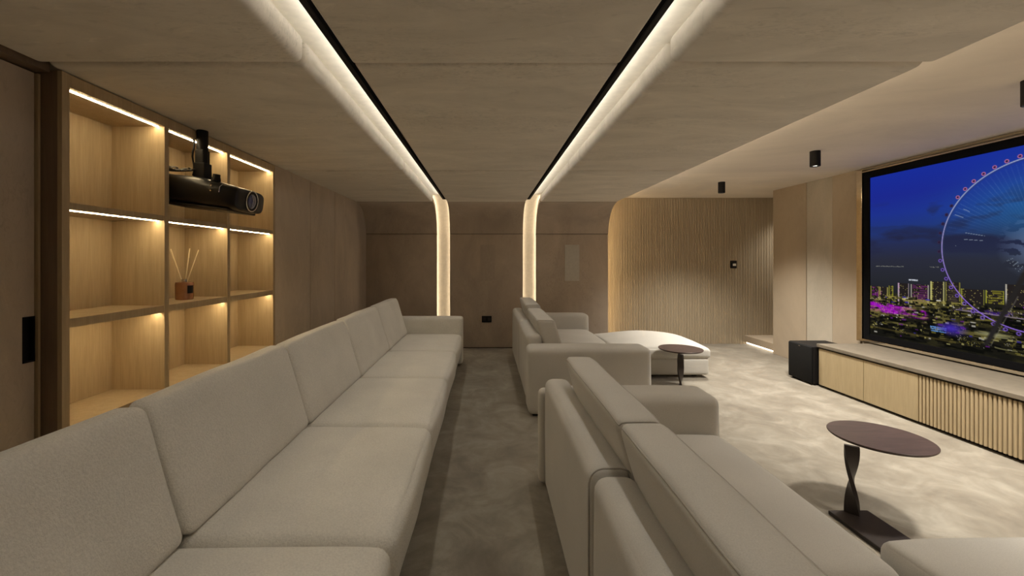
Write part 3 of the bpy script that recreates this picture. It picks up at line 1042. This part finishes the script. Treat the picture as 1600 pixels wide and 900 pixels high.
# towers (left, right in metres along the wall; top; bottom; tint; edge tint)
Pu, Ol, Gy = (112, 30, 118), (118, 112, 36), (70, 60, 50)
towers = [(4.767, 4.66, 1.155, .95, Pu, (150, 140, 60)), (4.655, 4.56, 1.15, .95, Pu, (190, 180, 90)), (4.55, 4.50, 1.17, .95, Ol, (150, 150, 50)),
          (4.448, 4.333, 1.204, .96, Pu, (200, 180, 190)), (4.314, 4.139, 1.198, .97, (92, 40, 88), (190, 180, 170)),
          (4.121, 4.00, 1.238, 1.0, Ol, (205, 200, 130)), (3.989, 3.865, 1.241, 1.0, Gy, (140, 135, 60)), (3.86, 3.676, 1.183, 1.05, Ol, (150, 150, 60)),
          (3.667, 3.535, 1.185, 1.07, Ol, (170, 170, 50)), (3.527, 3.30, 1.244, 1.05, Gy, (210, 205, 190)), (3.27, 3.06, 1.20, 1.0, Ol, (180, 180, 80)),
          (3.03, 2.88, 1.25, 1.0, Pu, (200, 190, 180)), (2.84, 2.60, 1.17, 1.0, Ol, (160, 160, 70)), (2.56, 2.37, 1.23, 1.0, Gy, (190, 180, 170)),
          (2.33, 2.05, 1.19, 1.0, Ol, (170, 170, 70)), (2.0, 1.80, 1.24, 1.0, Pu, (190, 180, 150))]
for ti, (ya, yb, zt, zb, tint, edge) in enumerate(towers):
    inside = ((YY <= ya) & (YY >= yb) & (ZZ <= zt) & (ZZ >= zb)).astype(float)
    blend(inside, (36, 31, 30))
    q = np.floor((ya - YY) / 0.021)
    colm = np.sin(q * 12.9898 + ti * 3.1) > 0.0
    flr = np.sin(ZZ / 0.0105 * math.pi) > -0.35
    lit = vnoise(30, 60, 70 + ti, 1) > 0.40
    blend(inside * colm * flr * lit * 0.85, tint)
    blend(inside * (rs.rand(NZ, NX) > 0.975) * 0.7, (225, 210, 120))
    e = inside * ((np.abs(YY - ya + 0.006) < 0.006) | (np.abs(YY - yb - 0.004) < 0.004))
    blend(e * 0.75, edge)
blend(((YY < 4.333) & (YY > 4.243) & (np.abs(ZZ - 1.24) < 0.008) & (spk > 0.2)).astype(float) * 0.9, (205, 210, 220))
# purple lit gardens
pn = vnoise(6, 11, 23)
pm = np.clip((pn - 0.36) / 0.07, 0, 1) * np.clip((0.062 - np.abs(ZZ - (0.925 - 0.05 * (4.767 - YY)))) / 0.02, 0, 1) * np.clip((YY - 4.12) / 0.06, 0, 1)
blend(pm * 0.95, (158, 14, 185))
pm2 = np.clip((pn - 0.42) / 0.1, 0, 1) * np.clip(1 - np.abs(ZZ - 0.985) / 0.035, 0, 1) * np.clip((3.95 - YY) / 0.1, 0, 1)
blend(pm2 * 0.8, (82, 45, 165))
# streets: clustered yellow and white lights, dark tree masses
sp = vnoise(7, 16, 31)
dark = np.clip((vnoise(5, 13, 41) - 0.52) / 0.06, 0, 1) * ((ZZ < 0.97) & (ZZ > 0.62)) * (1 - np.clip(pm, 0, 1))
blend(dark * 0.9, (15, 15, 12))
zone = (ZZ < 1.04) & (ZZ > 0.67) & (dark < 0.4)
blend((zone & (rs.rand(NZ, NX) > 0.90) & (sp > 0.50)).astype(float) * 0.75, (178, 165, 70))
blend((zone & (rs.rand(NZ, NX) > 0.978) & (sp > 0.45)).astype(float) * 0.8, (225, 220, 205))
band = np.clip((vnoise(3.5, 26, 37) - 0.60) / 0.05, 0, 1) * ((ZZ < 1.06) & (ZZ > 0.66))
blend(band * 0.7, (150, 138, 72))
# small roofs, trees and lit fronts between the streets
pal = [((14, 14, 12), 10), ((34, 32, 24), 8), ((64, 60, 34), 5), ((128, 120, 52), 4), ((190, 180, 110), 2), ((215, 210, 195), 1.6), ((110, 40, 140), 1.4), ((60, 50, 150), 1.0)]
pw = np.array([p[1] for p in pal]); pw = pw / pw.sum()
for q in range(1500):
    yc0, zc0 = rs.uniform(Y0, Y1), 0.63 + 0.43 * rs.rand() ** 0.8
    w0, h0 = rs.uniform(0.006, 0.035), rs.uniform(0.003, 0.010)
    c0 = pal[rs.choice(len(pal), p=pw)][0]
    if sum(c0) > 250:
        w0, h0 = w0 * 0.55, h0 * 0.6
    j0, j1 = int((Y1 - yc0 - w0) / (Y1 - Y0) * (NX - 1)), int((Y1 - yc0 + w0) / (Y1 - Y0) * (NX - 1)) + 1
    i0, i1 = int((zc0 - h0 - Z0) / (Z1 - Z0) * (NZ - 1)), int((zc0 + h0 - Z0) / (Z1 - Z0) * (NZ - 1)) + 1
    j0, i0 = max(j0, 0), max(i0, 0)
    sub = img[i0:i1, j0:j1]
    keep = (1 - pm[i0:i1, j0:j1] * 0.75)[..., None] * 0.85
    img[i0:i1, j0:j1] = sub * (1 - keep) + np.array(c0, float) * keep
lowz = (ZZ < 1.0)[..., None]
img = np.where(lowz, img * (1 - 0.22 * (1 - pm[..., None])), img)
for dz in (0.790, 0.773, 0.752):
    blend(((YY < 4.121) & (YY > 3.978) & (np.abs(ZZ - dz) < 0.006) & (spk > 0.25)).astype(float) * 0.9, (100, 150, 215))
blend(np.clip(1.2 - np.hypot((YY - 3.94) / 0.13, (ZZ - 0.80) / 0.07), 0, 1) * (sp > 0.42) * 0.85, (66, 45, 180))
# avenue along the bottom left
av = np.clip(1 - np.abs(ZZ - (0.69 - 0.02 * (4.7 - YY))) / 0.014, 0, 1)
blend(av * 0.5 * (YY > 3.9), (120, 105, 50))
road = np.clip(1 - np.abs(ZZ - (0.985 - 0.04 * (3.9 - YY))) / 0.006, 0, 1) * (YY < 3.9)
blend(road * 0.7, (215, 190, 225))
# round plaza with a lit rim under the wheel
pr = np.hypot((YY - 3.52) / 1.0, (ZZ - 0.735) / 0.30)
blend(np.clip(1.2 - np.abs(pr - 0.16) / 0.02, 0, 1) * (vnoise(20, 30, 83, 2) > 0.45) * 0.7, (150, 145, 95))
blend(np.clip(1.3 - np.hypot((YY - 3.62) / 0.14, (ZZ - 0.80) / 0.022), 0, 1) * (YY < 3.75) * 0.75, (150, 148, 110))
# giant wheel
WC, WZ, WR = 3.30, 1.571, 0.719
rr = np.hypot(YY - WC, ZZ - WZ)
ang = np.arctan2(ZZ - WZ, WC - YY)           # picture's right is 0
spoke = np.abs(np.sin(ang * 56))
up = np.clip((ZZ - 1.65) / 0.2, 0, 1)
sm = (spoke < 0.30) * (rr < WR - 0.03) * (rr > 0.12) * up * (0.5 + 0.5 * (vnoise(6, 6, 91, 2) > 0.5))
blend(sm * 0.16, (120, 150, 200))
glint = (np.abs(np.sin(ang * 28 + 0.4)) < 0.10) & (rr < WR - 0.02) & (rr > 0.2) & (vnoise(9, 9, 57, 1) > 0.80) & (ZZ > 1.35)
blend(glint.astype(float) * 0.55, (190, 205, 215))
hub = np.clip(1 - rr / 0.30, 0, 1)
blend(hub * 0.5 * (vnoise(14, 30, 51, 3) > 0.45), (150, 175, 215))
upper = np.clip((ZZ - 1.1) / 0.9, 0, 1)[..., None]
rimc = np.array((140, 105, 215)) * (1 - upper) + np.array((160, 168, 188)) * upper
rm = np.clip(1.5 - np.abs(rr - WR) / 0.0042, 0, 1)[..., None]
img = img * (1 - rm) + rimc * rm
rm2 = np.clip(1.3 - np.abs(rr - WR + 0.013) / 0.004, 0, 1) * 0.5 * (ZZ > 1.5)
blend(rm2, (50, 58, 88))
for k in range(52):
    a = 2 * math.pi * (k + 0.45) / 52
    py_, pz_ = WC - (WR + 0.026) * math.cos(a), WZ + (WR + 0.026) * math.sin(a)
    rc = np.hypot(YY - py_, ZZ - pz_)
    blend((rc < 0.012).astype(float) * 0.8, (40, 25, 45))
    lowc = (125, 95, 205) if pz_ < 1.45 else ((205, 115, 150) if pz_ > 2.0 else (55, 42, 70))
    blend(np.clip(1.3 - np.abs(rc - 0.013) / 0.004, 0, 1) * 0.9, lowc)
# the wheel's dark leaning legs
for sgn in (1, -1):
    yc_ = 3.30 + sgn * (0.14 + 0.31 * np.clip((1.571 - ZZ) / 0.87, 0, 1) * 0.72 - 0.14 * np.clip((ZZ - 0.70) / 0.87, 0, 1))
    lg = np.clip(1.5 - np.abs(YY - yc_) / 0.022, 0, 1) * (ZZ < 1.571) * (ZZ > 0.70)
    blend(lg, (38, 35, 34))
    lg2 = np.clip(1.3 - np.abs(YY - yc_ + 0.034) / 0.005, 0, 1) * (ZZ < 1.15) * (ZZ > 0.70)
    blend(lg2 * 0.5, (120, 115, 105))

cols_lin = lin(np.clip(img, 0, 255))
verts = np.stack([np.full_like(YY, 0.0), YY - scn.location.y, ZZ - scn.location.z], -1).reshape(-1, 3)
ii = np.arange(NZ * NX).reshape(NZ, NX)
faces = np.stack([ii[:-1, :-1], ii[:-1, 1:], ii[1:, 1:], ii[1:, :-1]], -1).reshape(-1, 4)
me = bpy.data.meshes.new('picture_surface')
me.from_pydata(verts.tolist(), [], faces[:, ::-1].tolist())
ca = me.color_attributes.new('picture', 'FLOAT_COLOR', 'POINT')
rgba = np.ones((NZ * NX, 4), np.float32)
rgba[:, :3] = cols_lin.reshape(-1, 3)
ca.data.foreach_set('color', rgba.ravel())
pm_ = bpy.data.materials.new('picture_light')
pm_.use_nodes = True
nt = pm_.node_tree
nt.nodes.clear()
at = nt.nodes.new('ShaderNodeAttribute')
at.attribute_name = 'picture'
em = nt.nodes.new('ShaderNodeEmission')
em.inputs[1].default_value = 0.87
om = nt.nodes.new('ShaderNodeOutputMaterial')
nt.links.new(at.outputs['Color'], em.inputs[0])
nt.links.new(em.outputs[0], om.inputs[0])
pm_.cycles.emission_sampling = 'NONE'
me.materials.append(pm_)
po = bpy.data.objects.new('picture_surface', me)
COL.objects.link(po)
po.parent = scn
